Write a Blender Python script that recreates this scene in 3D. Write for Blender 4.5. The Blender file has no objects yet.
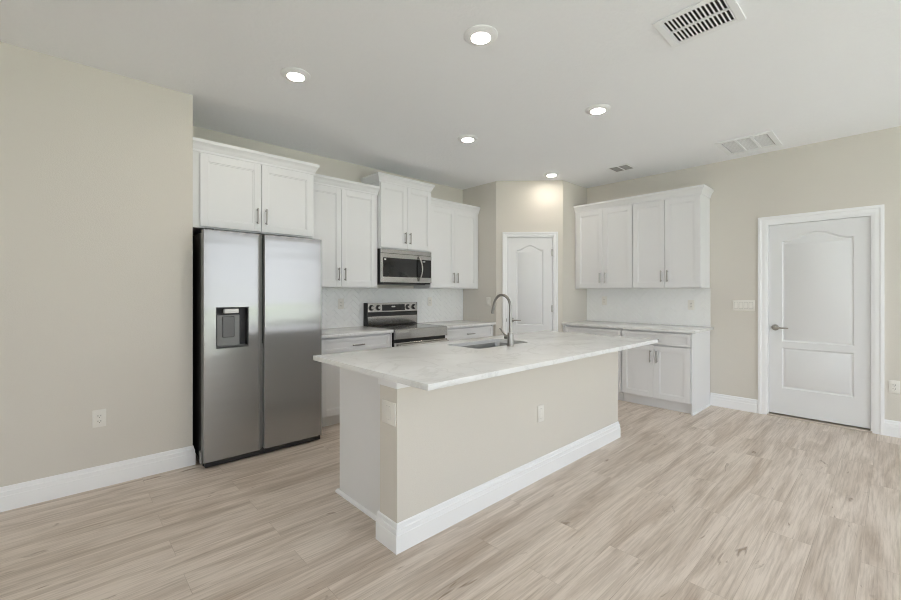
import bpy, bmesh, math, random
from mathutils import Vector, Matrix
random.seed(7)
SC = bpy.context.scene
COL = SC.collection
PI = math.pi
R = math.radians

# ------------------------------------------------------------------ camera
cd = bpy.data.cameras.new('camera')
cam = bpy.data.objects.new('camera', cd)
COL.objects.link(cam)
YAW = 46.947
cd.sensor_width = 36.0
cd.lens = 416.35 * 36.0 / 901.0
cd.shift_y = -7.46 / 901.0
cd.clip_start = 0.05
cam.location = (0.0, 0.0, 1.3184)
cam.rotation_euler = (R(90), 0, R(YAW - 90))
SC.camera = cam

# ------------------------------------------------------------------ world, sun, added fill lamps, exposure
W = bpy.data.worlds.new('sky')
SC.world = W
W.use_nodes = True
nt = W.node_tree
nt.nodes.clear()
wo = nt.nodes.new('ShaderNodeOutputWorld')
bg = nt.nodes.new('ShaderNodeBackground')
tc = nt.nodes.new('ShaderNodeTexCoord')
sx = nt.nodes.new('ShaderNodeSeparateXYZ')
rp = nt.nodes.new('ShaderNodeValToRGB')
rp.color_ramp.elements[0].position = 0.0
rp.color_ramp.elements[0].color = (0.91, 0.922, 1.0, 1)
rp.color_ramp.elements[1].position = 0.8
rp.color_ramp.elements[1].color = (0.76, 0.86, 1.0, 1)
nt.links.new(tc.outputs['Generated'], sx.inputs[0])
nt.links.new(sx.outputs['Z'], rp.inputs[0])
nt.links.new(rp.outputs[0], bg.inputs[0])
bg.inputs[1].default_value = 4.3
nt.links.new(bg.outputs[0], wo.inputs[0])

SC.view_settings.view_transform = 'Standard'
SC.view_settings.look = 'None'
SC.view_settings.gamma = 1.0
SC.view_settings.use_curve_mapping = False
SC.view_settings.exposure = -0.375
SC.cycles.filter_width = 1.05
SC.cycles.use_adaptive_sampling = False
SC.cycles.max_bounces = 14
SC.cycles.diffuse_bounces = 10
SC.cycles.glossy_bounces = 5
SC.cycles.transparent_max_bounces = 8
SC.cycles.sample_clamp_indirect = 6.0
SC.cycles.caustics_reflective = False
SC.cycles.caustics_refractive = False

# openings on the sides of the room behind the camera: sliding doors, plus two added for light
H = 2.8306
REAR_Y, WEST_X = -2.4, -3.4
REAR_OPEN = (1.4, 5.45, 0.0, 2.60)          # x0, x1, z0, z1 : sliding glass doors
REAR_FILL_OPEN = (-1.0, 0.9, 0.25, 2.55)         # added opening beside them, invented to let light in
WEST_FILL_OPEN = (-1.6, 0.4, 0.60, 2.30)        # y0, y1, z0, z1 : added opening, invented to bring light from the west

# sun high behind the house: it lights the patio and the lawn outside, never the room directly
sl_ = bpy.data.lights.new('sun', 'SUN')
sl_.energy = 50.0
sl_.angle = R(0.6)
sl_.color = (0.96, 0.95, 1.0)
sun = bpy.data.objects.new('sun', sl_)
sun.rotation_euler = (R(-24), R(14), 0)
COL.objects.link(sun)

def fill_lamp(name, loc, rot, sx_, sy_, power, color):  # area lamps added outside the invented openings to brighten the room
    l = bpy.data.lights.new(name, 'AREA')
    l.shape = 'RECTANGLE'
    l.size, l.size_y = sx_, sy_
    l.energy = power
    l.color = color
    o = bpy.data.objects.new(name, l)
    o.location = loc
    o.rotation_euler = rot
    COL.objects.link(o)
    return o
LIGHT_REAR = 8.0
LIGHT_WEST = 54.0
FILL_COL = (0.885, 0.91, 1.0)
fill_lamp('fill_lamp_rear', ((REAR_FILL_OPEN[0] + REAR_FILL_OPEN[1]) / 2, REAR_Y - 0.25, 1.40), (R(84), 0, 0), 1.8, 2.2, LIGHT_REAR, FILL_COL)  # added fill lamp behind the invented rear opening
fill_lamp('fill_lamp_west', (WEST_X - 0.25, (WEST_FILL_OPEN[0] + WEST_FILL_OPEN[1]) / 2, 1.45), (R(82), 0, R(-90)), 1.9, 1.7, LIGHT_WEST, FILL_COL)  # added fill lamp shining in from the west side
LAMP = 130.0                                 # emission of the ceiling lights

# ------------------------------------------------------------------ materials
def new_mat(name):
    m = bpy.data.materials.new(name)
    m.use_nodes = True
    n = m.node_tree
    b = n.nodes['Principled BSDF']
    return m, n, b

def mat(name, col, rough=0.5, metal=0.0, bump=None, spec=None, coat=0.0, vary=None):
    """bump = (scale, strength, (sx,sy,sz), detail) noise bump; vary = (scale, amount)"""
    m, n, b = new_mat(name)
    b.inputs['Base Color'].default_value = (*col, 1)
    b.inputs['Roughness'].default_value = rough
    b.inputs['Metallic'].default_value = metal
    if spec is not None:
        b.inputs['Specular IOR Level'].default_value = spec
    if coat:
        b.inputs['Coat Weight'].default_value = coat
        b.inputs['Coat Roughness'].default_value = 0.05
    t = n.nodes.new('ShaderNodeTexCoord')
    if bump:
        mp = n.nodes.new('ShaderNodeMapping')
        mp.inputs['Scale'].default_value = bump[2]
        nz = n.nodes.new('ShaderNodeTexNoise')
        nz.inputs['Scale'].default_value = bump[0]
        nz.inputs['Detail'].default_value = bump[3]
        bp = n.nodes.new('ShaderNodeBump')
        bp.inputs['Strength'].default_value = bump[1]
        bp.inputs['Distance'].default_value = 0.01
        n.links.new(t.outputs['Object'], mp.inputs[0])
        n.links.new(mp.outputs[0], nz.inputs['Vector'])
        n.links.new(nz.outputs['Fac'], bp.inputs['Height'])
        n.links.new(bp.outputs[0], b.inputs['Normal'])
    if vary:
        nz2 = n.nodes.new('ShaderNodeTexNoise')
        nz2.inputs['Scale'].default_value = vary[0]
        nz2.inputs['Detail'].default_value = 3
        mx = n.nodes.new('ShaderNodeMix')
        mx.data_type = 'RGBA'
        mx.inputs['A'].default_value = (*[c * (1 - vary[1]) for c in col], 1)
        mx.inputs['B'].default_value = (*[min(1, c * (1 + vary[1])) for c in col], 1)
        n.links.new(t.outputs['Object'], nz2.inputs['Vector'])
        n.links.new(nz2.outputs['Fac'], mx.inputs['Factor'])
        n.links.new(mx.outputs['Result'], b.inputs['Base Color'])
    return m

U1 = (1, 1, 1)
M_WALL = mat('beige_wall_paint', (0.668, 0.636, 0.580), 0.75, bump=(160, 0.12, U1, 2), vary=(1.5, 0.012))
M_CEIL = mat('textured_ceiling_paint', (0.90, 0.912, 0.94), 0.85, bump=(38, 0.35, U1, 5), vary=(2, 0.01))
M_TRIM = mat('white_trim_paint', (0.88, 0.888, 0.90), 0.35, vary=(3, 0.01))
M_CAB = mat('white_cabinet_lacquer', (0.78, 0.785, 0.795), 0.38, vary=(4, 0.01))
M_DOOR = mat('white_door_paint', (0.775, 0.782, 0.79), 0.42, vary=(4, 0.01))
M_NICK = mat('satin_nickel', (0.40, 0.385, 0.36), 0.32, 1.0, bump=(60, 0.05, (1, 1, 8), 2))
M_STEEL = mat('brushed_stainless_steel', (0.37, 0.365, 0.36), 0.21, 0.70, bump=(2.2, 0.35, (0.35, 0.5, 3.2), 1))
M_STEEL2 = mat('stainless_trim', (0.46, 0.45, 0.435), 0.25, 1.0, bump=(30, 0.04, (0.4, 1, 12), 2))
_n = M_STEEL.node_tree
_b = _n.nodes['Principled BSDF']
_t = _n.nodes.new('ShaderNodeTangent'); _t.direction_type = 'RADIAL'; _t.axis = 'Z'
_n.links.new(_t.outputs[0], _b.inputs['Tangent'])
_b.inputs['Anisotropic'].default_value = 0.75
_b.inputs['Anisotropic Rotation'].default_value = 0.0
M_HANDLE = mat('smooth_stainless_bar', (0.42, 0.41, 0.40), 0.38, 1.0, vary=(8, 0.02))
M_FAUCET = mat('dark_brushed_nickel', (0.33, 0.32, 0.30), 0.3, 1.0, bump=(60, 0.04, (1, 1, 8), 2))
M_SINK = mat('sink_steel', (0.36, 0.36, 0.355), 0.30, 1.0, bump=(30, 0.05, (0.4, 1, 12), 2))
M_CASE = mat('black_appliance_case', (0.018, 0.018, 0.018), 0.5, vary=(10, 0.1))
M_GREY = mat('dark_grey_plastic', (0.13, 0.13, 0.13), 0.4, vary=(10, 0.08))
M_MGREY = mat('mid_grey_plastic', (0.22, 0.22, 0.215), 0.35, vary=(10, 0.05))
M_BGLASS = mat('black_glass', (0.012, 0.012, 0.012), 0.06, vary=(6, 0.1))
M_WIN = mat('oven_window_glass', (0.015, 0.015, 0.015), 0.09, vary=(6, 0.1))
M_PLATE = mat('white_plate_plastic', (0.80, 0.78, 0.73), 0.35, vary=(6, 0.01))
M_GAP = mat('plate_gap', (0.42, 0.41, 0.39), 0.6, vary=(6, 0.03))
M_SLOT = mat('dark_slot', (0.05, 0.05, 0.05), 0.6, vary=(6, 0.05))
M_TILE = mat('glossy_white_tile', (0.88, 0.885, 0.88), 0.16, vary=(9, 0.015))
M_GROUT = mat('pale_grout', (0.87, 0.875, 0.87), 0.6, vary=(30, 0.03))
M_VENT = mat('white_vent_metal', (0.86, 0.87, 0.89), 0.45, vary=(6, 0.01))
M_DUCT = mat('dark_duct', (0.012, 0.012, 0.012), 0.8, vary=(6, 0.1))
M_DUCTG = mat('grey_filter_mesh', (0.52, 0.52, 0.525), 0.9, vary=(60, 0.1))
M_VENTG = mat('grey_vent_slats', (0.33, 0.325, 0.32), 0.6, vary=(6, 0.03))
M_MARK = mat('pale_marking', (0.75, 0.75, 0.74), 0.5, vary=(20, 0.02))
M_THRESH = mat('threshold_strip', (0.58, 0.52, 0.44), 0.5, vary=(10, 0.05))
M_FRAME = mat('white_window_frame', (0.80, 0.80, 0.80), 0.4, vary=(6, 0.01))
M_LAWN = mat('lawn', (0.20, 0.225, 0.16), 0.9, bump=(40, 0.3, U1, 3), vary=(3, 0.3))
M_PATIO = mat('patio_concrete', (0.56, 0.545, 0.52), 0.85, bump=(60, 0.2, U1, 3), vary=(4, 0.06))

def quartz():
    m, n, b = new_mat('white_veined_quartz')
    t = n.nodes.new('ShaderNodeTexCoord')
    nz = n.nodes.new('ShaderNodeTexNoise')
    nz.inputs['Scale'].default_value = 1.7
    nz.inputs['Detail'].default_value = 7
    nz.inputs['Roughness'].default_value = 0.62
    nz.inputs['Distortion'].default_value = 1.1
    mt = n.nodes.new('ShaderNodeMath'); mt.operation = 'SUBTRACT'; mt.inputs[1].default_value = 0.5
    ab = n.nodes.new('ShaderNodeMath'); ab.operation = 'ABSOLUTE'
    r = n.nodes.new('ShaderNodeValToRGB')
    r.color_ramp.elements[0].position = 0.0
    r.color_ramp.elements[0].color = (0.735, 0.735, 0.73, 1)
    r.color_ramp.elements[1].position = 0.028
    r.color_ramp.elements[1].color = (0.81, 0.812, 0.81, 1)
    n2 = n.nodes.new('ShaderNodeTexNoise')
    n2.inputs['Scale'].default_value = 5.0
    n2.inputs['Detail'].default_value = 5
    mx = n.nodes.new('ShaderNodeMix'); mx.data_type = 'RGBA'; mx.blend_type = 'MULTIPLY'
    mx.inputs['Factor'].default_value = 1.0
    r2 = n.nodes.new('ShaderNodeValToRGB')
    r2.color_ramp.elements[0].position = 0.35
    r2.color_ramp.elements[0].color = (0.95, 0.95, 0.945, 1)
    r2.color_ramp.elements[1].position = 0.6
    r2.color_ramp.elements[1].color = (1, 1, 1, 1)
    L = n.links.new
    L(t.outputs['Object'], nz.inputs['Vector']); L(t.outputs['Object'], n2.inputs['Vector'])
    L(nz.outputs['Fac'], mt.inputs[0]); L(mt.outputs[0], ab.inputs[0]); L(ab.outputs[0], r.inputs[0])
    L(n2.outputs['Fac'], r2.inputs[0])
    L(r.outputs[0], mx.inputs['A']); L(r2.outputs[0], mx.inputs['B'])
    L(mx.outputs['Result'], b.inputs['Base Color'])
    b.inputs['Roughness'].default_value = 0.21
    return m
M_QUARTZ = quartz()

def plank_floor():
    m, n, b = new_mat('light_oak_vinyl_planks')
    N = n.nodes.new; L = n.links.new
    t = N('ShaderNodeTexCoord')
    br = N('ShaderNodeTexBrick')
    br.offset = 0.37; br.offset_frequency = 2
    br.inputs['Color1'].default_value = (0, 0, 0, 1)
    br.inputs['Color2'].default_value = (1, 1, 1, 1)
    br.inputs['Mortar'].default_value = (0.5, 0.5, 0.5, 1)
    br.inputs['Scale'].default_value = 1.0
    br.inputs['Mortar Size'].default_value = 0.0011
    br.inputs['Mortar Smooth'].default_value = 0.3
    br.inputs['Brick Width'].default_value = 1.22
    br.inputs['Row Height'].default_value = 0.18
    mpb = N('ShaderNodeMapping'); mpb.inputs['Location'].default_value = (0.35, 0.06, 0)
    L(t.outputs['Object'], mpb.inputs[0]); L(mpb.outputs[0], br.inputs['Vector'])
    # a random offset per plank so that the grain breaks at the joints
    sc = N('ShaderNodeVectorMath'); sc.operation = 'SCALE'; sc.inputs['Scale'].default_value = 13.0
    L(br.outputs['Color'], sc.inputs[0])
    ad = N('ShaderNodeVectorMath'); ad.operation = 'ADD'
    L(t.outputs['Object'], ad.inputs[0]); L(sc.outputs[0], ad.inputs[1])
    sc2 = N('ShaderNodeVectorMath'); sc2.operation = 'SCALE'; sc2.inputs['Scale'].default_value = 0.22
    L(br.outputs['Color'], sc2.inputs[0])
    ad2 = N('ShaderNodeVectorMath'); ad2.operation = 'ADD'
    L(t.outputs['Object'], ad2.inputs[0]); L(sc2.outputs[0], ad2.inputs[1])
    def noise(scale3, s, det, rough=0.55, dist=0.0, src=None):
        mp = N('ShaderNodeMapping'); mp.inputs['Scale'].default_value = scale3
        nz = N('ShaderNodeTexNoise')
        nz.inputs['Scale'].default_value = s
        nz.inputs['Detail'].default_value = det
        nz.inputs['Roughness'].default_value = rough
        nz.inputs['Distortion'].default_value = dist
        L((src or ad).outputs[0], mp.inputs[0]); L(mp.outputs[0], nz.inputs['Vector'])
        return nz
    broad = noise((0.6, 6.0, 1), 1.6, 6, 0.62, 0.8, ad2)
    grain = noise((1.5, 38.0, 1), 2.4, 6, 0.68, 0.35)
    knot = noise((2.2, 9.0, 1), 1.7, 3, 0.55, 1.2)
    def ramp(src, p0, c0, p1, c1):
        r = N('ShaderNodeValToRGB')
        r.color_ramp.elements[0].position = p0; r.color_ramp.elements[0].color = (*c0, 1)
        r.color_ramp.elements[1].position = p1; r.color_ramp.elements[1].color = (*c1, 1)
        L(src, r.inputs[0]); return r
    base = ramp(broad.outputs['Fac'], 0.32, (0.49, 0.40, 0.325), 0.56, (0.72, 0.635, 0.56))
    g = ramp(grain.outputs['Fac'], 0.36, (0.80, 0.78, 0.76), 0.56, (1.03, 1.03, 1.03))
    k = ramp(knot.outputs['Fac'], 0.24, (0.50, 0.44, 0.39), 0.33, (1, 1, 1))
    tone = ramp(br.outputs['Color'], 0.0, (0.965, 0.96, 0.955), 1.0, (1.03, 1.03, 1.03))
    def mul(a, c, f=1.0):
        x = N('ShaderNodeMix'); x.data_type = 'RGBA'; x.blend_type = 'MULTIPLY'; x.inputs['Factor'].default_value = f
        L(a, x.inputs['A']); L(c, x.inputs['B']); return x.outputs['Result']
    c = mul(mul(mul(base.outputs[0], g.outputs[0]), k.outputs[0]), tone.outputs[0])
    gap = ramp(br.outputs['Fac'], 0.0, (1, 1, 1), 1.0, (0.74, 0.71, 0.68))
    c = mul(c, gap.outputs[0])
    L(c, b.inputs['Base Color'])
    b.inputs['Roughness'].default_value = 0.42
    bp = N('ShaderNodeBump'); bp.inputs['Strength'].default_value = 0.06; bp.inputs['Distance'].default_value = 0.004
    L(grain.outputs['Fac'], bp.inputs['Height']); L(bp.outputs[0], b.inputs['Normal'])
    return m
M_FLOOR = plank_floor()

def emis(name, col, s):
    m, n, b = new_mat(name)
    b.inputs['Base Color'].default_value = (*col, 1)
    b.inputs['Emission Color'].default_value = (*col, 1)
    b.inputs['Emission Strength'].default_value = s
    return m
M_LENS = emis('lit_lamp_lens', (1.0, 0.90, 0.78), LAMP)

def pane_glass():
    m, n, b = new_mat('clear_window_glass')
    n.nodes.remove(b)
    out = n.nodes['Material Output']
    tr = n.nodes.new('ShaderNodeBsdfTransparent'); tr.inputs[0].default_value = (0.96, 0.98, 0.97, 1)
    gl = n.nodes.new('ShaderNodeBsdfGlossy'); gl.inputs['Roughness'].default_value = 0.02
    mx = n.nodes.new('ShaderNodeMixShader'); mx.inputs[0].default_value = 0.06
    n.links.new(tr.outputs[0], mx.inputs[1]); n.links.new(gl.outputs[0], mx.inputs[2])
    n.links.new(mx.outputs[0], out.inputs[0])
    return m
M_PANE = pane_glass()

# ------------------------------------------------------------------ mesh builder
class MB:
    def __init__(self):
        self.bm = bmesh.new()
    def box(self, x0, x1, y0, y1, z0, z1, bev=0.0, seg=1):
        bm = self.bm
        v = [bm.verts.new((x, y, z)) for x in (x0, x1) for y in (y0, y1) for z in (z0, z1)]
        idx = [(0, 1, 3, 2), (4, 6, 7, 5), (0, 4, 5, 1), (2, 3, 7, 6), (0, 2, 6, 4), (1, 5, 7, 3)]
        fs = [bm.faces.new([v[i] for i in f]) for f in idx]
        if bev > 0:
            es = list({e for f in fs for e in f.edges})
            bmesh.ops.bevel(bm, geom=es, offset=bev, segments=seg, profile=0.5, affect='EDGES')
        return self
    def prism(self, pts, axis, a0, a1):
        """extrude a closed 2D polygon along axis; pts are the two other axes in x,y,z order"""
        bm = self.bm
        def P(p, a):
            if axis == 'x': return (a, p[0], p[1])
            if axis == 'y': return (p[0], a, p[1])
            return (p[0], p[1], a)
        A = [bm.verts.new(P(p, a0)) for p in pts]
        B = [bm.verts.new(P(p, a1)) for p in pts]
        n = len(pts)
        bm.faces.new(A); bm.faces.new(B[::-1])
        for i in range(n):
            bm.faces.new((A[i], A[(i + 1) % n], B[(i + 1) % n], B[i]))
        return self
    def sweep(self, path, prof, z0=0.0):
        """mitred moulding: prof = closed polygon of (outward, up); outward is to the right of the path"""
        bm = self.bm
        P = [Vector(p) for p in path]
        ds = [(P[i + 1] - P[i]).normalized() for i in range(len(P) - 1)]
        ns = [Vector((d.y, -d.x)) for d in ds]
        rings = []
        for i, p in enumerate(P):
            if i == 0: m = ns[0]
            elif i == len(P) - 1: m = ns[-1]
            else: m = (ns[i - 1] + ns[i]) / (1 + ns[i - 1].dot(ns[i]))
            rings.append([bm.verts.new((p.x + m.x * o, p.y + m.y * o, z0 + z)) for o, z in prof])
        n = len(prof)
        for a, b in zip(rings, rings[1:]):
            for i in range(n):
                bm.faces.new((a[i], a[(i + 1) % n], b[(i + 1) % n], b[i]))
        bm.faces.new(rings[0]); bm.faces.new(rings[-1][::-1])
        return self
    def tube(self, pts, r, seg=14, rads=None):
        bm = self.bm
        P = [Vector(p) for p in pts]
        rings = []
        up = None
        for i, p in enumerate(P):
            d = (P[min(i + 1, len(P) - 1)] - P[max(i - 1, 0)]).normalized()
            if up is None:
                up = Vector((0, 0, 1)) if abs(d.z) < 0.9 else Vector((1, 0, 0))
            u = (up - d * up.dot(d)).normalized()
            w = d.cross(u)
            up = u
            rr = rads[i] if rads else r
            rings.append([bm.verts.new(p + (u * math.cos(2 * PI * k / seg) + w * math.sin(2 * PI * k / seg)) * rr) for k in range(seg)])
        for a, b in zip(rings, rings[1:]):
            for k in range(seg):
                f = bm.faces.new((a[k], a[(k + 1) % seg], b[(k + 1) % seg], b[k])); f.smooth = True
        bm.faces.new(rings[0]); bm.faces.new(rings[-1][::-1])
        return self
    def lathe(self, prof, c=(0, 0, 0), axis='z', seg=32):
        """prof = list of (radius, along); closed onto the axis at both ends"""
        bm = self.bm
        def P(r, a, t):
            x, y = r * math.cos(t), r * math.sin(t)
            if axis == 'z': q = (x, y, a)
            elif axis == 'y': q = (x, a, y)
            else: q = (a, x, y)
            return (q[0] + c[0], q[1] + c[1], q[2] + c[2])
        rings = []
        for r, a in prof:
            if r < 1e-6: rings.append([bm.verts.new(P(0, a, 0))])
            else: rings.append([bm.verts.new(P(r, a, 2 * PI * k / seg)) for k in range(seg)])
        for A, B in zip(rings, rings[1:]):
            for k in range(seg):
                k2 = (k + 1) % seg
                if len(A) == 1 and len(B) == 1: continue
                if len(A) == 1: f = bm.faces.new((A[0], B[k], B[k2]))
                elif len(B) == 1: f = bm.faces.new((A[k], B[0], A[k2]))
                else: f = bm.faces.new((A[k], A[k2], B[k2], B[k]))
                f.smooth = True
        return self
    def plate(self, outer, holes, y, flip=False):
        """flat face in the plane y with holes; points are (x, z). returns loops of verts"""
        bm = self.bm
        loops = []; es = []
        for lp in [outer] + holes:
            vs = [bm.verts.new((p[0], y, p[1])) for p in lp]
            loops.append(vs)
            for i in range(len(vs)):
                es.append(bm.edges.new((vs[i], vs[(i + 1) % len(vs)])))
        bmesh.ops.triangle_fill(bm, use_beauty=True, edges=es, normal=(0, -1, 0))
        return loops
    def bridge(self, A, B):
        n = len(A)
        for i in range(n):
            self.bm.faces.new((A[i], A[(i + 1) % n], B[(i + 1) % n], B[i]))
    def build(self, name, m, parent=None, loc=None, smooth_angle=None):
        bmesh.ops.recalc_face_normals(self.bm, faces=self.bm.faces[:])
        me = bpy.data.meshes.new(name)
        self.bm.to_mesh(me)
        self.bm.free()
        me.set_sharp_from_angle(angle=R(28))
        me.materials.append(m)
        o = bpy.data.objects.new(name, me)
        COL.objects.link(o)
        if parent is not None: o.parent = parent
        if loc is not None: o.location = loc
        return o

def tag(o, label, cat, group=None):
    o['label'] = label
    o['category'] = cat
    if group: o['group'] = group
    return o
def thing(name, label, cat, loc=(0, 0, 0), rz=0.0, group=None):
    o = bpy.data.objects.new(name, None)
    o.empty_display_size = 0.1
    o.location = loc
    o.rotation_euler = (0, 0, rz)
    COL.objects.link(o)
    return tag(o, label, cat, group)
def struct(o, label=None):
    o['kind'] = 'structure'
    if label: o['label'] = label
    return o
def copy_part(o, parent):
    c = o.copy()
    COL.objects.link(c)
    c.parent = parent
    return c

# ------------------------------------------------------------------ measured layout
YL, XL = 3.683, 0.735           # left wall plane and its end
YB, XR = 4.352, 5.567           # back wall, right wall
XS, YS = 4.3125, 3.7086         # pantry: end of the wall beside the range run
XP, YP = 4.9343, 3.0627         # pantry: end of the diagonal
CT = 0.914                      # counter height
UB = 1.372                      # underside of wall cabinets
DT, DW = 2.055, (0.152, 0.952)  # right door: height, y span

# ------------------------------------------------------------------ room shell
struct(MB().box(WEST_X, XR + 0.12, REAR_Y, YB + 0.12, -0.1, 0).build('floor', M_FLOOR))
struct(MB().box(WEST_X, XR + 0.12, REAR_Y, YB + 0.12, H, H + 0.12).build('ceiling', M_CEIL))
struct(MB().box(WEST_X, XL, YL, YB + 0.12, 0, H).build('wall_left', M_WALL))
struct(MB().box(XL, XR + 0.12, YB, YB + 0.12, 0, H).build('wall_back', M_WALL))
w = MB()
w.box(XR, XR + 0.12, DW[1], YB, 0, H).box(XR, XR + 0.12, REAR_Y, DW[0], 0, H)
w.box(XR, XR + 0.12, DW[0], DW[1], DT, H).box(XR + 0.09, XR + 0.12, DW[0], DW[1], 0, DT)
struct(w.build('wall_right', M_WALL))
struct(MB().box(XS, XS + 0.1, YS, YB, 0, H).build('wall_pantry_left', M_WALL))
struct(MB().box(XP, XR, YP, YP + 0.1, 0, H).build('wall_pantry_right', M_WALL))
DL = math.hypot(XP - XS, YP - YS)
DA = math.atan2(YP - YS, XP - XS)         # about -46 degrees
PD = (0.142, 0.770, 2.080)                # pantry door opening along the diagonal and its height
w = MB()
w.box(0, PD[0], 0, 0.10, 0, H).box(PD[1], DL, 0, 0.10, 0, H).box(PD[0], PD[1], 0, 0.10, PD[2], H)
w.box(PD[0], PD[1], 0.085, 0.10, 0, PD[2])
o = w.build('wall_pantry_diagonal', M_WALL, loc=(XS, YS, 0)); o.rotation_euler = (0, 0, DA)
struct(o)
# behind the camera: rear wall with sliding glass doors, plus added light openings in rear and west walls
a = REAR_OPEN
b = REAR_FILL_OPEN
w = MB()
w.box(WEST_X - 0.12, b[0], REAR_Y - 0.12, REAR_Y, 0, H).box(b[1], a[0], REAR_Y - 0.12, REAR_Y, 0, H).box(a[1], XR + 0.12, REAR_Y - 0.12, REAR_Y, 0, H)
w.box(a[0], a[1], REAR_Y - 0.12, REAR_Y, a[3], H).box(b[0], b[1], REAR_Y - 0.12, REAR_Y, b[3], H).box(b[0], b[1], REAR_Y - 0.12, REAR_Y, 0, b[2])
struct(w.build('wall_rear', M_WALL))
a = WEST_FILL_OPEN
w = MB()
w.box(WEST_X - 0.12, WEST_X, REAR_Y, a[0], 0, H).box(WEST_X - 0.12, WEST_X, a[1], YL, 0, H)
w.box(WEST_X - 0.12, WEST_X, a[0], a[1], 0, a[2]).box(WEST_X - 0.12, WEST_X, a[0], a[1], a[3], H)
struct(w.build('wall_west', M_WALL))
def window(name, n, length, z0, z1, loc, rz):
    r = bpy.data.objects.new(name, None); COL.objects.link(r)
    r.location = loc; r.rotation_euler = (0, 0, rz); struct(r)
    f = MB()
    f.box(0, length, 0.02, 0.09, z0, z0 + 0.05).box(0, length, 0.02, 0.09, z1 - 0.05, z1)
    for i in range(n + 1):
        x = length * i / n
        f.box(max(0, x - 0.035), min(length, x + 0.035), 0.02, 0.09, z0 + 0.05, z1 - 0.05)
    f.build('window_frame', M_FRAME, r)
    for i in range(n):
        MB().box(length * i / n + 0.035, length * (i + 1) / n - 0.035, 0.05, 0.056, z0 + 0.05, z1 - 0.05).build('pane', M_PANE, r)
window('window_1', 3, REAR_OPEN[1] - REAR_OPEN[0], 0, REAR_OPEN[3], (REAR_OPEN[0], REAR_Y - 0.12, 0), 0)
window('window_added_rear', 2, REAR_FILL_OPEN[1] - REAR_FILL_OPEN[0], REAR_FILL_OPEN[2], REAR_FILL_OPEN[3], (REAR_FILL_OPEN[0], REAR_Y - 0.12, 0), 0)  # unseen window, made up to admit light beside the doors
window('window_added_west', 3, WEST_FILL_OPEN[1] - WEST_FILL_OPEN[0], WEST_FILL_OPEN[2], WEST_FILL_OPEN[3], (WEST_X, WEST_FILL_OPEN[0], 0), R(90))  # unseen window, put in to light the island's left end
struct(MB().box(-14, 16, -20, REAR_Y - 0.12, -0.22, -0.12).box(-14, WEST_X - 0.12, REAR_Y - 0.12, 12, -0.22, -0.12).build('trim_lawn', M_LAWN))
struct(MB().box(-3.5, 6.2, REAR_Y - 3.6, REAR_Y - 0.12, -0.11, -0.02).build('floor_patio', M_PATIO))

BB = [(0, 0), (0.016, 0), (0.016, 0.088), (0.013, 0.092), (0.013, 0.116), (0.008, 0.121), (0.006, 0.140), (0, 0.146)]
struct(MB().sweep([(WEST_X, YL), (XL, YL), (XL, YL + 0.10)], BB).build('baseboard_left', M_TRIM))
struct(MB().sweep([(XR, 1.487), (XR, 1.0335)], BB).build('baseboard_right', M_TRIM))
struct(MB().sweep([(XR, 0.075), (XR, REAR_Y)], BB).build('baseboard_right_corner', M_TRIM))

# ------------------------------------------------------------------ moulded doors
def inset(poly, d):
    n = len(poly); out = []
    A = sum(poly[i][0] * poly[(i + 1) % n][1] - poly[(i + 1) % n][0] * poly[i][1] for i in range(n))
    s = 1 if A > 0 else -1
    for i in range(n):
        p0, p1, p2 = Vector(poly[i - 1]), Vector(poly[i]), Vector(poly[(i + 1) % n])
        d1, d2 = (p1 - p0).normalized(), (p2 - p1).normalized()
        n1, n2 = Vector((-d1.y, d1.x)) * s, Vector((-d2.y, d2.x)) * s
        m = (n1 + n2) / (1 + n1.dot(n2))
        out.append((p1.x + m.x * d, p1.y + m.y * d))
    return out
def arch(x0, x1, z0, zs, zt, n=26):
    p = [(x0, z0), (x1, z0)]
    for i in range(n + 1):
        t = i / n
        u = min(1, max(0, (t - 0.06) / 0.88))
        p.append((x1 + (x0 - x1) * t, zs + (zt - zs) * (0.5 - 0.5 * math.cos(2 * PI * u)) ** 0.85))
    return p
def panel_slab(w_, z0, z1, th, panels):
    mb = MB()
    outer = [(0, z0), (w_, z0), (w_, z1), (0, z1)]
    loops = mb.plate(outer, panels, 0.0)
    back = [mb.bm.verts.new((x, th, z)) for x, z in outer]
    mb.bridge(loops[0], back); mb.bm.faces.new(back)
    for k, pl in enumerate(panels):
        prev = loops[k + 1]
        for d, dep in ((0.010, 0.010), (0.018, 0.012), (0.036, 0.003)):
            cur = [mb.bm.verts.new((x, dep, z)) for x, z in inset(pl, d)]
            mb.bridge(prev, cur); prev = cur
        mb.bm.faces.new(prev)
    return mb
CASING = [(0, 0), (0.016, 0), (0.020, 0.012), (0.020, 0.03), (0.014, 0.04), (0.012, 0.062), (0.009, 0.07), (0, 0.072)]
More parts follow.
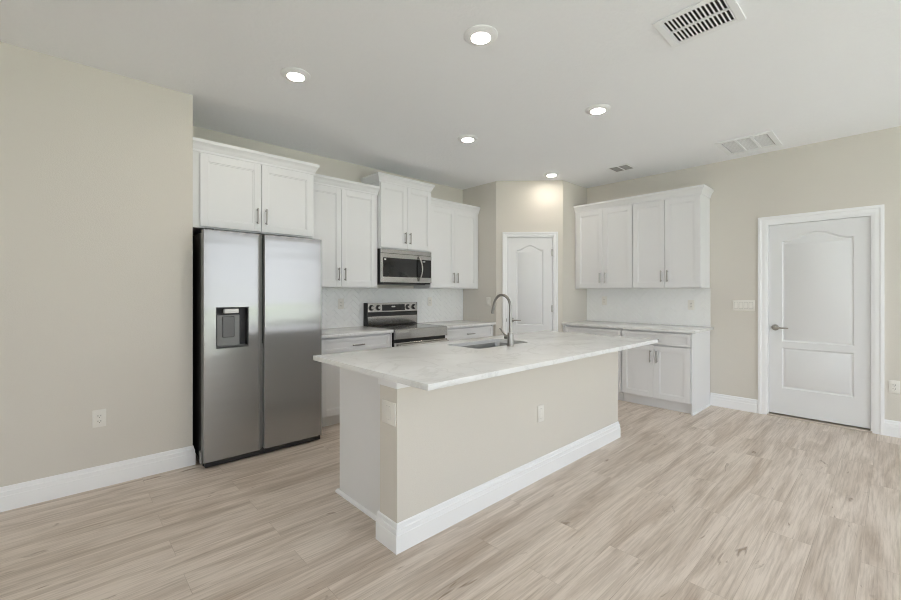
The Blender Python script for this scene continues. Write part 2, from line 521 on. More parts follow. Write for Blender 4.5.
def casing(w_, h_, cw):
    """door casing around an opening 0..w_ x 0..h_ on the plane y = 0, facing -y"""
    mb = MB()
    prof = [(0.0, 0.018), (0.30, 0.019), (0.42, 0.013), (0.80, 0.011), (0.92, 0.008), (1.0, 0.006)]
    for k in range(len(prof) - 1):
        (a0, t0), (a1, t1) = prof[k], prof[k + 1]
        # outer edge is thick, inner edge thin
        o0, o1 = cw * (1 - a0), cw * (1 - a1)
        P = lambda o_: [(-o_, 0), (-o_, h_ + o_), (w_ + o_, h_ + o_), (w_ + o_, 0)]
        A = [mb.bm.verts.new((x, -t0, z)) for x, z in P(o0)]
        B = [mb.bm.verts.new((x, -t1, z)) for x, z in P(o1)]
        for i in range(3): mb.bm.faces.new((A[i], A[i + 1], B[i + 1], B[i]))
        if k == 0:
            C_ = [mb.bm.verts.new((x, 0, z)) for x, z in P(o0)]
            for i in range(3): mb.bm.faces.new((C_[i], C_[i + 1], A[i + 1], A[i]))
        if k == len(prof) - 2:
            C_ = [mb.bm.verts.new((x, 0, z)) for x, z in P(o1)]
            for i in range(3): mb.bm.faces.new((B[i], B[i + 1], C_[i + 1], C_[i]))
    return mb
def lever(parent, x, z, dirx, y=0.0):
    hd = MB().lathe([(0, 0), (0.033, 0), (0.033, -0.006), (0.028, -0.011), (0.011, -0.013), (0.011, -0.045), (0, -0.046)], (x, y, z), 'y', 28)
    hd.build('handle_rosette', M_NICK, parent)
    MB().tube([(x, y - 0.042, z), (x + dirx * 0.03, y - 0.045, z), (x + dirx * 0.07, y - 0.046, z - 0.001), (x + dirx * 0.115, y - 0.044, z - 0.002)], 0.009, 12,
              [0.010, 0.0095, 0.008, 0.007]).build('handle_lever', M_NICK, parent)

# door in the right wall (faces -x): local x runs towards -y in the world
dr = bpy.data.objects.new('door_1', None); COL.objects.link(dr)
dr.location = (XR, DW[1], 0); dr.rotation_euler = (0, 0, R(-90)); struct(dr)
dw = DW[1] - DW[0]
casing(dw, DT, 0.078).build('door_casing', M_TRIM, dr)
j = MB()
j.box(0, 0.012, 0, 0.09, 0, DT).box(dw - 0.012, dw, 0, 0.09, 0, DT).box(0.012, dw - 0.012, 0, 0.09, DT - 0.012, DT)
j.build('door_jamb', M_TRIM, dr)
pu = arch(0.125, dw - 0.125, 0.800, 1.865, 1.945)
plw = [(0.125, 0.305), (dw - 0.125, 0.305), (dw - 0.125, 0.735), (0.125, 0.735)]
sl = panel_slab(dw - 0.028, 0.030, DT - 0.014, 0.036, [[(x - 0.014, z) for x, z in pu], [(x - 0.014, z) for x, z in plw]])
slab = sl.build('door_slab', M_DOOR, dr, (0.014, 0.022, 0))
lever(dr, 0.068, 0.945, 1, 0.022)
MB().box(0.0, dw, -0.012, 0.088, 0.0005, 0.014, 0.003).build('door_threshold', M_THRESH, dr)

# pantry door in the diagonal wall
pr_ = bpy.data.objects.new('door_2', None); COL.objects.link(pr_)
pr_.location = (XS, YS, 0); pr_.rotation_euler = (0, 0, DA); struct(pr_)
pw = PD[1] - PD[0]
c_ = casing(pw, PD[2], 0.056).build('door_casing', M_TRIM, pr_, (PD[0], 0, 0))
j = MB()
j.box(PD[0], PD[0] + 0.012, 0, 0.085, 0, PD[2]).box(PD[1] - 0.012, PD[1], 0, 0.085, 0, PD[2]).box(PD[0] + 0.012, PD[1] - 0.012, 0, 0.085, PD[2] - 0.012, PD[2])
j.build('door_jamb', M_TRIM, pr_)
pu = arch(0.118, pw - 0.118 - 0.03, 0.875, 1.898, 1.960)
plw = [(0.118, 0.25), (pw - 0.148, 0.25), (pw - 0.148, 0.775), (0.118, 0.775)]
panel_slab(pw - 0.03, 0.015, PD[2] - 0.016, 0.036, [pu, plw]).build('door_slab', M_DOOR, pr_, (PD[0] + 0.015, 0.012, 0))
lever(pr_, PD[0] + 0.072, 0.946, 1, 0.012)
for z in (0.28, 1.10, 1.86):
    MB().box(PD[1] - 0.030, PD[1] - 0.006, 0.004, 0.012, z - 0.045, z + 0.045, 0.001).tube([(PD[1] - 0.014, 0.004, z - 0.048), (PD[1] - 0.014, 0.004, z + 0.048)], 0.006, 10).build('hinge', M_NICK, pr_)
MB().box(PD[0] - 0.004, PD[0] + 0.004, -0.0185, 0.0, 0.925, 0.968).build('strike_plate', M_NICK, pr_)

# ------------------------------------------------------------------ cabinets
def pull(parent, x, z, y, vertical=True, L=0.136):
    mb = MB()
    h = L / 2
    if vertical:
        mb.box(x - 0.006, x + 0.006, y - 0.034, y - 0.024, z - h, z + h, 0.002)
        for s in (-1, 1): mb.box(x - 0.005, x + 0.005, y - 0.025, y, z + s * (h - 0.014) - 0.005, z + s * (h - 0.014) + 0.005, 0.001)
    else:
        mb.box(x - h, x + h, y - 0.034, y - 0.024, z - 0.006, z + 0.006, 0.002)
        for s in (-1, 1): mb.box(x + s * (h - 0.014) - 0.005, x + s * (h - 0.014) + 0.005, y - 0.025, y, z - 0.005, z + 0.005, 0.001)
    return mb.build('pull_handle', M_NICK, parent)
def shaker(x0, x1, z0, z1, st=0.058, name='door', parent=None):
    """shaker front between y = -0.021 (face) and y = -0.001"""
    mb = MB()
    y0, y1 = -0.021, -0.001
    b = 0.0012
    mb.box(x0, x0 + st, y0, y1, z0, z1, b).box(x1 - st, x1, y0, y1, z0, z1, b)
    mb.box(x0 + st, x1 - st, y0, y1, z0, z0 + st, b).box(x0 + st, x1 - st, y0, y1, z1 - st, z1, b)
    # inner step and flat panel
    s2 = st + 0.009
    ya = -0.0155
    mb.box(x0 + st, x0 + s2, ya, y1, z0 + st, z1 - st, 0.0008).box(x1 - s2, x1 - st, ya, y1, z0 + st, z1 - st, 0.0008)
    mb.box(x0 + s2, x1 - s2, ya, y1, z0 + st, z0 + s2, 0.0008).box(x0 + s2, x1 - s2, ya, y1, z1 - s2, z1 - st, 0.0008)
    mb.box(x0 + s2, x1 - s2, -0.0105, y1, z0 + s2, z1 - s2)
    return mb.build(name, M_CAB, parent)
CROWN = [(0, 0), (0.006, 0), (0.008, 0.018), (0.012, 0.022), (0.019, 0.042), (0.030, 0.062), (0.035, 0.066), (0.039, 0.072), (0.039, 0.095), (0, 0.095)]
def wall_cabinet(label, x, yfront, width, z0, z1, depth, rz=0.0, doors=2, fl=0.0, fr=0.0, left_ret=False, right_ret=False,
                 ret_depth_l=None, ret_depth_r=None, group=None, door_z0=0.012):
    """local frame: x along the front to the right, front face at y = 0, base at z = 0"""
    r = thing('wall_cabinet', label, 'cabinet', (x, yfront, z0), rz, group)
    h = z1 - z0
    MB().box(0.002, width - 0.002, 0, depth - 0.002, 0, h, 0.0015).build('cabinet_box', M_CAB, r)
    a0, a1 = fl + 0.006, width - fr - 0.006
    top = h - 0.032
    mid = (a0 + a1) / 2
    d = shaker(a0, mid - 0.002, door_z0, top, parent=r); pull(d, mid - 0.036, door_z0 + 0.128, -0.021)
    d = shaker(mid + 0.002, a1, door_z0, top, parent=r); pull(d, mid + 0.036, door_z0 + 0.128, -0.021)
    path = []
    rl = depth - 0.003 if ret_depth_l is None else ret_depth_l
    rr = depth - 0.003 if ret_depth_r is None else ret_depth_r
    if left_ret: path.append((0, rl))
    path += [(0, -0.001), (width, -0.001)]
    if right_ret: path.append((width, rr))
    MB().sweep(path, CROWN, h - 0.022).build('crown_molding', M_CAB, r)
    return r
# back wall run
wall_cabinet('wide white two-door cabinet directly above the stainless refrigerator', XL + 0.003, 3.742, 0.997, 1.828, 2.446, 0.608,
             fl=0.050, fr=0.012, right_ret=True, ret_depth_r=0.25)
wall_cabinet('tall white two-door wall cabinet between the refrigerator cabinet and the microwave cabinet', 1.737, 4.036, 0.896, UB, 2.446, 0.314, fl=0.0, fr=0.030)
wall_cabinet('short raised white two-door cabinet above the microwave, standing taller than its neighbours', 2.634, 4.004, 0.762, 1.822, 2.600, 0.346,
             left_ret=True, right_ret=True)
wall_cabinet('tall white two-door wall cabinet right of the microwave, in the corner by the pantry', 3.398, 4.036, 0.9125, UB, 2.446, 0.314, fl=0.0, fr=0.045)
# right wall run (faces -x)
XU = 5.241
wall_cabinet('white two-door wall cabinet on the right wall, the one next to the pantry corner', XU, YP - 0.002, 0.806, UB, 2.446, 0.324, R(-90), fl=0.03)
wall_cabinet('white two-door wall cabinet on the right wall, its exposed end toward the white door', XU, YP - 0.809, 0.762, UB, 2.446, 0.324, R(-90),
             right_ret=True)

def base_cabinet(label, x, y, width, depth, rz=0.0, fl=0.0, fr=0.0, end_panel=False, toe=0.075, group=None):
    r = thing('base_cabinet', label, 'cabinet', (x, y, 0), rz, group)
    top = CT - 0.031
    cbx = MB().box(0.002, width - 0.002, 0.012, depth - 0.002, 0.105, top, 0.001)
    if fl: cbx.box(0.002, fl, -0.020, 0.0118, 0.105, top, 0.001)
    if fr: cbx.box(width - fr, width - 0.002, -0.020, 0.0118, 0.105, top, 0.001)
    cbx.build('cabinet_box', M_CAB, r)
    MB().box(0.002, width - 0.002, toe, depth - 0.01, 0.0005, 0.1045).build('toe_kick', M_CAB, r)
    a0, a1 = fl + 0.005, width - fr - 0.005
    mid = (a0 + a1) / 2
    dd = shaker(a0, a1, 0.730, top - 0.018, 0.030, 'drawer', r); pull(dd, mid, 0.790, -0.021, False)
    d = shaker(a0, mid - 0.002, 0.122, 0.716, parent=r); pull(d, mid - 0.036, 0.716 - 0.125, -0.021)
    d = shaker(mid + 0.002, a1, 0.122, 0.716, parent=r); pull(d, mid + 0.036, 0.716 - 0.125, -0.021)
    if end_panel:
        MB().box(width, width + 0.012, -0.002, depth - 0.002, 0.0005, top, 0.001).build('end_panel', M_CAB, r)
        MB().sweep([(0.003, toe - 0.002), (0.003, toe)][:0] + [(width + 0.012, -0.003), (width + 0.012, depth - 0.022)],
                   [(0, 0.0005), (0.012, 0.0005), (0.010, 0.014), (0, 0.02)]).build('shoe_molding', M_TRIM, r)
    return r
base_cabinet('white base cabinet with one drawer between the refrigerator and the range', 1.740, 3.760, 0.886, 0.590, fl=0.06, fr=0.022)
base_cabinet('white base cabinet with one drawer right of the range, by the pantry', 3.398, 3.760, 0.897, 0.590, fr=0.02)
XC = 4.942
base_cabinet('white base cabinet on the right wall hidden mostly behind the island end, beside the pantry', XC, YP - 0.004, 0.797, XR - XC, R(-90), fl=0.03, toe=0.055)
base_cabinet('white base cabinet on the right wall with drawer, two doors and exposed end', XC, YP - 0.803, 0.757, XR - XC, R(-90), end_panel=True, toe=0.055)

# ------------------------------------------------------------------ countertops
def slab(name, label, x0, x1, y0, y1, hole=None):
    mb = MB()
    if not hole:
        mb.box(x0, x1, y0, y1, CT - 0.030, CT, 0.003, 2)
    else:
        bm = mb.bm
        outer = [(x0, y0), (x1, y0), (x1, y1), (x0, y1)]
        tops = []
        for z in (CT, CT - 0.030):
            es = []; lp = []
            for pl in (outer, hole):
                vs = [bm.verts.new((p[0], p[1], z)) for p in pl]; lp.append(vs)
                es += [bm.edges.new((vs[i], vs[(i + 1) % len(vs)])) for i in range(len(vs))]
            bmesh.ops.triangle_fill(bm, use_beauty=True, edges=es, normal=(0, 0, 1))
            tops.append(lp)
        mb.bridge(tops[0][0], tops[1][0]); mb.bridge(tops[0][1], tops[1][1])
        es = [e for e in bm.edges if len({f for f in e.link_faces}) == 2 and e.calc_face_angle(0) > 1.0 and
              all(abs(v.co.x - x0) < 1e-5 or abs(v.co.x - x1) < 1e-5 or abs(v.co.y - y0) < 1e-5 or abs(v.co.y - y1) < 1e-5 for v in e.verts)]
        bmesh.ops.recalc_face_normals(bm, faces=bm.faces[:])
        bmesh.ops.bevel(bm, geom=es, offset=0.0025, segments=2, profile=0.5, affect='EDGES')
    return tag(mb.build(name, M_QUARTZ), label, 'countertop')
def rrect(x0, x1, y0, y1, r, n=6):
    p = []
    for cx, cy, a0 in ((x1 - r, y1 - r, 0), (x0 + r, y1 - r, 90), (x0 + r, y0 + r, 180), (x1 - r, y0 + r, 270)):
        for i in range(n + 1):
            a = R(a0 + 90 * i / n); p.append((cx + r * math.cos(a), cy + r * math.sin(a)))
    return p
IX0, IX1, IY0, IY1 = 1.180, 3.765, 1.408, 2.555
SK = (2.178, 2.800, 2.040, 2.392)
slab('island_countertop', 'long white veined quartz top of the island with the sink cut into it', IX0, IX1, IY0, IY1, rrect(*SK, 0.05))
slab('countertop', 'white quartz counter between the refrigerator and the range', 1.712, 2.627, 3.713, 4.350)
slab('countertop', 'white quartz counter right of the range ending at the pantry wall', 3.397, 4.311, 3.713, 4.350)
slab('countertop', 'white quartz counter along the right wall under the two wall cabinets', 4.896, 5.565, 1.4545, YP - 0.001)

# ------------------------------------------------------------------ backsplashes: herringbone tile
def clip(poly, axis, val, keep_less):
    out = []
    for i in range(len(poly)):
        p, q = poly[i], poly[(i + 1) % len(poly)]
        ip = (p[axis] <= val) == keep_less; iq = (q[axis] <= val) == keep_less
        if ip: out.append(p)
        if ip != iq:
            t = (val - p[axis]) / (q[axis] - p[axis])
            out.append((p[0] + (q[0] - p[0]) * t, p[1] + (q[1] - p[1]) * t))
    return out
def herringbone(mb, w_, h_, y=0.0, t=0.008, W_=0.05, n=3, gap=0.0012):
    c = math.sqrt(0.5)
    for i in range(-60, 90):
        for jj in range(-25, 25):
            bx, by = i + 3 * jj, i - 3 * jj
            for (ax, ay, bx1, by1) in ((0, 0, n, 1), (0, 1, 1, 1 + n)):
                x0, y0, x1, y1 = [(v * W_) for v in (bx + ax, by + ay, bx + bx1, by + by1)]
                x0 += gap; y0 += gap; x1 -= gap; y1 -= gap
                pl = [((px - py) * c + w_ / 2, (px + py) * c) for px, py in ((x0, y0), (x1, y0), (x1, y1), (x0, y1))]
                if max(p[0] for p in pl) < 0 or min(p[0] for p in pl) > w_ or max(p[1] for p in pl) < 0 or min(p[1] for p in pl) > h_: continue
                for ax_, v, less in ((0, 0.001, False), (0, w_ - 0.001, True), (1, 0.001, False), (1, h_ - 0.001, True)):
                    pl = clip(pl, ax_, v, less)
                    if len(pl) < 3: break
                if len(pl) < 3: continue
                A = abs(sum(pl[k][0] * pl[(k + 1) % len(pl)][1] - pl[(k + 1) % len(pl)][0] * pl[k][1] for k in range(len(pl))))
                if A < 4e-5: continue
                dy = random.uniform(-0.0003, 0.0003)
                cx = sum(p[0] for p in pl) / len(pl); cz = sum(p[1] for p in pl) / len(pl)
                F = [mb.bm.verts.new((cx + (p[0] - cx) * 0.985, y - t + dy, cz + (p[1] - cz) * 0.985)) for p in pl]
                B = [mb.bm.verts.new((p[0], y - 0.003, p[1])) for p in pl]
                mb.bm.faces.new(F); mb.bridge(F, B)
def backsplash(label, x, y, z, w_, h_, rz):
    r = thing('backsplash', label, 'backsplash', (x, y, z), rz)
    mb = MB(); herringbone(mb, w_, h_); mb.build('tiles', M_TILE, r)
    MB().box(0, w_, -0.0045, -0.0008, 0, h_).build('grout_bed', M_GROUT, r)
    return r
backsplash('white herringbone tile backsplash on the back wall behind the range', 1.739, YB, CT + 0.001, XS - 1.739 - 0.001, UB - CT - 0.002, 0)
backsplash('white tile backsplash on the right wall between counter and wall cabinets', XR, YP - 0.001, CT + 0.001, YP - 1.489, UB - CT - 0.002, R(-90))

# ------------------------------------------------------------------ island
isl = thing('kitchen_island', 'long kitchen island with beige front wall, white base trim and white end panel', 'kitchen island', (1.245, 1.730, 0))
KX, KY = 2.460, 0.155           # knee wall size
MB().box(0, KX, 0, KY, 0, CT - 0.0308).build('knee_wall', M_WALL, isl)
MB().sweep([(0, KY + 0.004), (0, 0), (KX, 0), (KX, KY)], [(0.0003, 0), (0.009, 0), (0.009, 0.052), (0.0003, 0.052)], CT - 0.0832).build('top_trim', M_TRIM, isl)
MB().sweep([(0, KY + 0.018), (0, 0), (KX, 0), (KX, KY)], BB).build('baseboard', M_TRIM, isl)
cb = MB()
cx0, cy0, cy1 = 0.090, KY + 0.001, 0.754
cb.box(cx0, cx0 + 0.018, cy0, cy1 + 0.012, 0.0005, CT - 0.031, 0.001).box(KX - 0.03, KX - 0.012, cy0, cy1, 0.0005, CT - 0.031, 0.001)
cb.box(cx0 + 0.018, KX - 0.03, cy1 - 0.09, cy1 - 0.075, 0.0005, 0.105)
cb.box(cx0 + 0.018, KX - 0.03, cy0, cy1 - 0.02, 0.106, 0.122)
cb.box(cx0 + 0.018, KX - 0.03, cy0, cy0 + 0.01, 0.123, CT - 0.031)
cb.build('cabinet_body', M_CAB, isl)
for k, (a0, a1) in enumerate(((0.112, 0.70), (0.704, 1.15), (1.154, 1.60), (1.604, 2.01), (2.014, 2.425))):
    f = MB().box(a0, a1, cy1 - 0.019, cy1, 0.122, CT - 0.04, 0.0015).build('door', M_CAB, isl)
    MB().box((a0 + a1) / 2 - 0.068, (a0 + a1) / 2 + 0.068, cy1 + 0.022, cy1 + 0.032, 0.79, 0.802, 0.002).box((a0 + a1) / 2 - 0.06, (a0 + a1) / 2 - 0.05, cy1, cy1 + 0.023, 0.791, 0.801).box((a0 + a1) / 2 + 0.05, (a0 + a1) / 2 + 0.06, cy1, cy1 + 0.023, 0.791, 0.801).build('pull_handle', M_NICK, f)
MB().sweep([(cx0 + 0.04, cy1 + 0.034), (cx0, cy1 + 0.034), (cx0, cy0 + 0.02)], [(0.0003, 0.0005), (0.013, 0.0005), (0.012, 0.012), (0.004, 0.022), (0.0003, 0.024)]).build('shoe_molding', M_TRIM, isl)

# ------------------------------------------------------------------ sink and faucet
sk = thing('kitchen_sink', 'stainless steel undermount sink set into the island top', 'sink', ((SK[0] + SK[1]) / 2, (SK[2] + SK[3]) / 2, 0.66))
mb = MB()
sw, sh = (SK[1] - SK[0]) / 2, (SK[3] - SK[2]) / 2
lv = [(sw + 0.018, sh + 0.018, 0.223, 0.06), (sw + 0.002, sh + 0.002, 0.223, 0.052), (sw - 0.003, sh - 0.003, 0.20, 0.05), (sw - 0.012, sh - 0.012, 0.05, 0.05), (sw - 0.035, sh - 0.035, 0.012, 0.05), (0.06, 0.06, 0.004, 0.055)]
prev = None
for a_, b_, z_, r_ in lv:
    cur = [mb.bm.verts.new((x, y, z_)) for x, y in rrect(-a_, a_, -b_, b_, r_)]
    if prev: mb.bridge(prev, cur)
    prev = cur
mb.bm.faces.new(prev)
basin = mb.build('basin', M_SINK, sk)
sm = basin.modifiers.new('solid', 'SOLIDIFY'); sm.thickness = 0.002; sm.offset = -1
MB().lathe([(0, 0.0045), (0.02, 0.0045), (0.022, 0.008), (0.04, 0.009), (0.044, 0.006), (0.044, 0.0045)], (0, 0, 0)).build('drain', M_NICK, sk)

FX, FY = 2.482, 1.992
fc = thing('kitchen_faucet', 'tall brushed nickel gooseneck faucet standing beside the island sink', 'faucet', (FX, FY, CT))
MB().lathe([(0, 0.0003), (0.028, 0.0003), (0.028, 0.004), (0.0235, 0.007), (0.0225, 0.085), (0.021, 0.097), (0.012, 0.103), (0, 0.103)], seg=28).build('base', M_FAUCET, fc)
pts = [(0, 0, 0.095), (0, 0, 0.20), (0, 0, 0.29)]
for i in range(1, 19):
    t = PI * i / 18 * 0.90
    pts.append((0, 0.083 - 0.083 * math.cos(t), 0.29 + 0.096 * math.sin(t)))
e = pts[-1]
pts.append((0, e[1] + 0.0095, e[2] - 0.034))
MB().tube(pts, 0.0105, 16).build('spout', M_FAUCET, fc)
MB().tube([(0, e[1] + 0.009, e[2] - 0.030), (0, e[1] + 0.013, e[2] - 0.050), (0, e[1] + 0.020, e[2] - 0.080)], 0.011, 16, [0.0118, 0.0128, 0.0115]).build('spray_head', M_FAUCET, fc)
MB().tube([(0, 0.018, 0.066), (0, 0.050, 0.066)], 0.0185, 18, [0.0165, 0.0175]).build('handle_hub', M_FAUCET, fc)
MB().tube([(0, 0.042, 0.070), (0, 0.066, 0.092), (0, 0.104, 0.130)], 0.006, 12, [0.009, 0.007, 0.006]).build('handle_lever', M_FAUCET, fc)

# ------------------------------------------------------------------ refrigerator
FX0, FX1, FYF = 0.768, 1.700, 3.499
fr = thing('refrigerator', 'stainless side-by-side refrigerator with water dispenser standing in the alcove', 'refrigerator', (FX0, FYF, 0))
fw = FX1 - FX0
MB().box(0.006, fw - 0.006, 0.075, 0.80, 0.045, 1.775, 0.004).build('case', M_CASE, fr)
MB().box(0.012, fw - 0.012, 0.012, 0.074, 0.010, 0.046, 0.003).build('base_grille', M_CASE, fr)
for x in (0.035, fw - 0.06):
    MB().lathe([(0, 0), (0.02, 0), (0.02, 0.011), (0, 0.011)], (x, 0.10, 0.0003), seg=16).build('foot', M_CASE, fr)
    MB().lathe([(0, 0), (0.02, 0), (0.02, 0.043), (0, 0.043)], (x, 0.74, 0.0003), seg=16).build('foot', M_CASE, fr)
MID = 0.424
def fridge_door(x0, x1, hole=None, side=1):
    """bowed front, pocket edge on the inner side (side = +1 right edge, -1 left edge)"""
    mb = MB(); bm = mb.bm
    z0, z1, th = 0.050, 1.790, 0.066
    N_ = 18
    pr = []
    pk = 0.030
    for i in range(N_ + 1):
        t = i / N_
        x = x0 + (x1 - x0) * t
        bow = -0.004 * (1 - (2 * t - 1) ** 2)
        edge = 0.0
        pr.append((x, bow + 0.004))
    # round the outer edge, chamfer the inner pocket edge
    if side > 0:
        pr[0] = (x0, 0.010); pr.insert(1, (x0 + 0.003, 0.005)); pr[2:3] = [(x0 + 0.010, 0.0035)] if pr[2][0] < x0 + 0.010 else [pr[2]]
        pr = [q for q in pr if q[0] < x1 - 0.036] + [(x1 - 0.034, 0.0035), (x1 - 0.030, 0.005), (x1, 0.030)]
    else:
        pr[-1] = (x1, 0.010); pr.insert(-1, (x1 - 0.003, 0.005))
        pr[0] = (x0, 0.007); pr.insert(1, (x0 + 0.003, 0.0045))
    pr = sorted(pr, key=lambda p: p[0])
    poly = pr + [(x1, th), (x0, th)]
    zs = [z0, z1]
    if hole:
        hx0, hx1, hz0, hz1 = hole
        # split columns so that the dispenser opening is a true hole
        front = [p for p in pr if not (hx0 - 1e-4 < p[0] < hx1 + 1e-4)]
        def yat(x):
            for (xa, ya), (xb, yb) in zip(pr, pr[1:]):
                if xa <= x <= xb: return ya + (yb - ya) * (x - xa) / (xb - xa)
            return 0
        inner = [p for p in pr if hx0 + 1e-4 < p[0] < hx1 - 1e-4]
        cols = sorted(front + [(hx0, yat(hx0)), (hx1, yat(hx1))] + inner)
        levels = [z0, hz0, hz1, z1]
        g = {(i, k): bm.verts.new((p[0], p[1], zz)) for i, p in enumerate(cols) for k, zz in enumerate(levels)}
        for i in range(len(cols) - 1):
            for k in range(3):
                if k == 1 and cols[i][0] >= hx0 - 1e-6 and cols[i + 1][0] <= hx1 + 1e-6: continue
                f = bm.faces.new((g[i, k], g[i + 1, k], g[i + 1, k + 1], g[i, k + 1])); f.smooth = True
        bl = [bm.verts.new((x0, th, zz)) for zz in levels]; brr = [bm.verts.new((x1, th, zz)) for zz in levels]
        n = len(cols) - 1
        for k in range(3):
            bm.faces.new((bl[k], g[0, k], g[0, k + 1], bl[k + 1])); bm.faces.new((g[n, k], brr[k], brr[k + 1], g[n, k + 1]))
            bm.faces.new((brr[k], bl[k], bl[k + 1], brr[k + 1]))
        bm.faces.new([g[i, 3] for i in range(n + 1)] + [brr[3], bl[3]])
        bm.faces.new(([g[i, 0] for i in range(n + 1)] + [brr[0], bl[0]])[::-1])
    else:
        A = [bm.verts.new((x, y, z0)) for x, y in poly]; B = [bm.verts.new((x, y, z1)) for x, y in poly]
        n = len(poly)
        for i in range(n):
            f = bm.faces.new((A[i], A[(i + 1) % n], B[(i + 1) % n], B[i])); f.smooth = i < len(pr) - 1
        bm.faces.new(B); bm.faces.new(A[::-1])
    return mb
DH = (0.083, 0.315, 0.892, 1.206)
fd = fridge_door(0.0, MID, DH, 1).build('freezer_door', M_STEEL, fr)
rd = fridge_door(MID + 0.014, fw, None, -1).build('refrigerator_door', M_STEEL, fr)
for d_ in (fd, rd):
    d_.data.materials.append(M_MGREY)
    for p_ in d_.data.polygons:
        if abs(p_.normal.x) > 0.55 or abs(p_.normal.z) > 0.7: p_.material_index = 1
MB().box(MID - 0.004, MID + 0.020, 0.045, 0.074, 0.90, 1.785).build('handle_recess', M_CASE, fr)
MB().box(MID - 0.004, MID + 0.020, 0.040, 0.074, 0.055, 0.899).build('gap_strip', M_MGREY, fr)
MB().box(-0.0115, -0.001, 0.030, 0.075, 0.040, 0.130, 0.002).box(-0.0115, 0.03, 0.067, 0.074, 0.042, 0.049).build('lower_hinge', M_MGREY, fr)
# dispenser recess
dp = MB()
hx0, hx1, hz0, hz1 = DH
dp.box(hx0, hx1, 0.058, 0.064, hz0, hz1).box(hx0, hx0 + 0.008, 0.003, 0.058, hz0, hz1).box(hx1 - 0.008, hx1, 0.003, 0.058, hz0, hz1)
dp.box(hx0 + 0.008, hx1 - 0.008, 0.003, 0.058, hz1 - 0.010, hz1).box(hx0 + 0.008, hx1 - 0.008, 0.003, 0.058, hz0, hz0 + 0.010)
dsp = dp.build('dispenser_recess', M_CASE, fd)
MB().box(hx0 + 0.009, hx1 - 0.058, 0.030, 0.058, hz0 + 0.011, hz1 - 0.060, 0.003).build('dispenser_panel', M_MGREY, fd)
MB().box(hx0 + 0.048, hx1 - 0.096, 0.018, 0.030, hz0 + 0.080, hz1 - 0.070, 0.006).build('dispenser_paddle', M_GREY, fd)
MB().box(hx0 + 0.060, hx1 - 0.070, 0.006, 0.050, hz1 - 0.048, hz1 - 0.012, 0.004).build('dispenser_spout', M_MARK, fd)
MB().box(hx0 + 0.010, hx1 - 0.010, 0.004, 0.056, hz0 + 0.0102, hz0 + 0.018, 0.002).build('drip_tray', M_GREY, fd)
for x in (0.01,):
    MB().box(x, x + 0.065, 0.020, 0.14, 1.7905, 1.802, 0.004).box(x + 0.01, x + 0.055, 0.08, 0.14, 1.7755, 1.7905).build('hinge_cover', M_CASE, fr)

# ------------------------------------------------------------------ range
RX0, RX1, RYF = 2.636, 3.394, 3.690
rg = thing('range', 'freestanding stainless electric range with black glass cooktop between the counters', 'range', (RX0, RYF, 0))
rw = RX1 - RX0
MB().box(0.002, rw - 0.002, 0.034, 0.652, 0.03, 0.893, 0.002).build('body', M_CASE, rg)
for x in (0.05, rw - 0.05):
    for y in (0.10, 0.62):
        MB().lathe([(0, 0), (0.018, 0), (0.018, 0.0295), (0, 0.0295)], (x, y, 0.0003), seg=14).build('foot', M_CASE, rg)
MB().box(0.012, rw - 0.012, 0.020, 0.578, 0.8935, 0.9160, 0.002).build('cooktop_glass', M_BGLASS, rg)
MB().prism([(0.034, 0.806), (0.004, 0.806), (0.0, 0.811), (0.0, 0.885), (0.003, 0.905), (0.009, 0.914), (0.018, 0.9175), (0.034, 0.9175), (0.034, 0.8935)], 'x', 0.0, rw).build('front_fascia', M_STEEL2, rg)
for x0 in (0.0, rw - 0.011):
    MB().box(x0, x0 + 0.011, 0.0345, 0.578, 0.8938, 0.9172, 0.001).build('side_trim', M_STEEL2, rg)
od = MB().box(0.002, rw - 0.002, -0.004, 0.033, 0.215, 0.770, 0.004).build('oven_door', M_STEEL2, rg)
MB().box(0.11, rw - 0.11, -0.0065, -0.004, 0.335, 0.640, 0.001).build('oven_window', M_WIN, od)
hd = MB().tube([(0.03, -0.046, 0.742), (rw - 0.03, -0.046, 0.742)], 0.0165, 16)
for x in (0.045, rw - 0.045): hd.box(x - 0.013, x + 0.013, -0.045, -0.004, 0.730, 0.754, 0.003)
hd.build('oven_handle', M_HANDLE, od)
MB().box(0.002, rw - 0.002, -0.002, 0.033, 0.040, 0.208, 0.004).build('storage_drawer', M_STEEL2, rg)
# backguard
bgd = MB().prism([(0.584, 0.917), (0.578, 0.930), (0.578, 1.030), (0.612, 1.032), (0.612, 1.080), (0.576, 1.084), (0.584, 1.188), (0.592, 1.192), (0.650, 1.192), (0.650, 0.917)], 'x', 0.012, rw - 0.004)
bgo = bgd.build('backguard', M_STEEL2, rg)
MB().box(-0.002, 0.0115, 0.575, 0.652, 0.917, 1.194, 0.002).build('backguard_end_cap', M_CASE, rg)
MB().box(rw - 0.0035, rw, 0.578, 0.652, 0.917, 1.194, 0.001).build('backguard_end_cap', M_CASE, rg)
MB().box(0.013, rw - 0.005, 0.574, 0.6115, 1.0305, 1.0825, 0.002).build('vent_strip', M_CASE, bgo)
def tilt(z): return 0.576 + (z - 1.084) / 0.104 * 0.008
mb = MB()
mb.prism([(tilt(1.096) - 0.002, 1.096), (tilt(1.172) - 0.002, 1.172), (tilt(1.172) + 0.004, 1.172), (tilt(1.096) + 0.004, 1.096)], 'x', 0.215, 0.556)
dsl = mb.build('control_display', M_BGLASS, bgo)
mb = MB()
for k in range(4): mb.box(0.355 + k * 0.014, 0.364 + k * 0.014, tilt(1.145) - 0.0035, tilt(1.145) - 0.002, 1.138, 1.152)
mb.build('clock_digits', M_MARK, dsl)
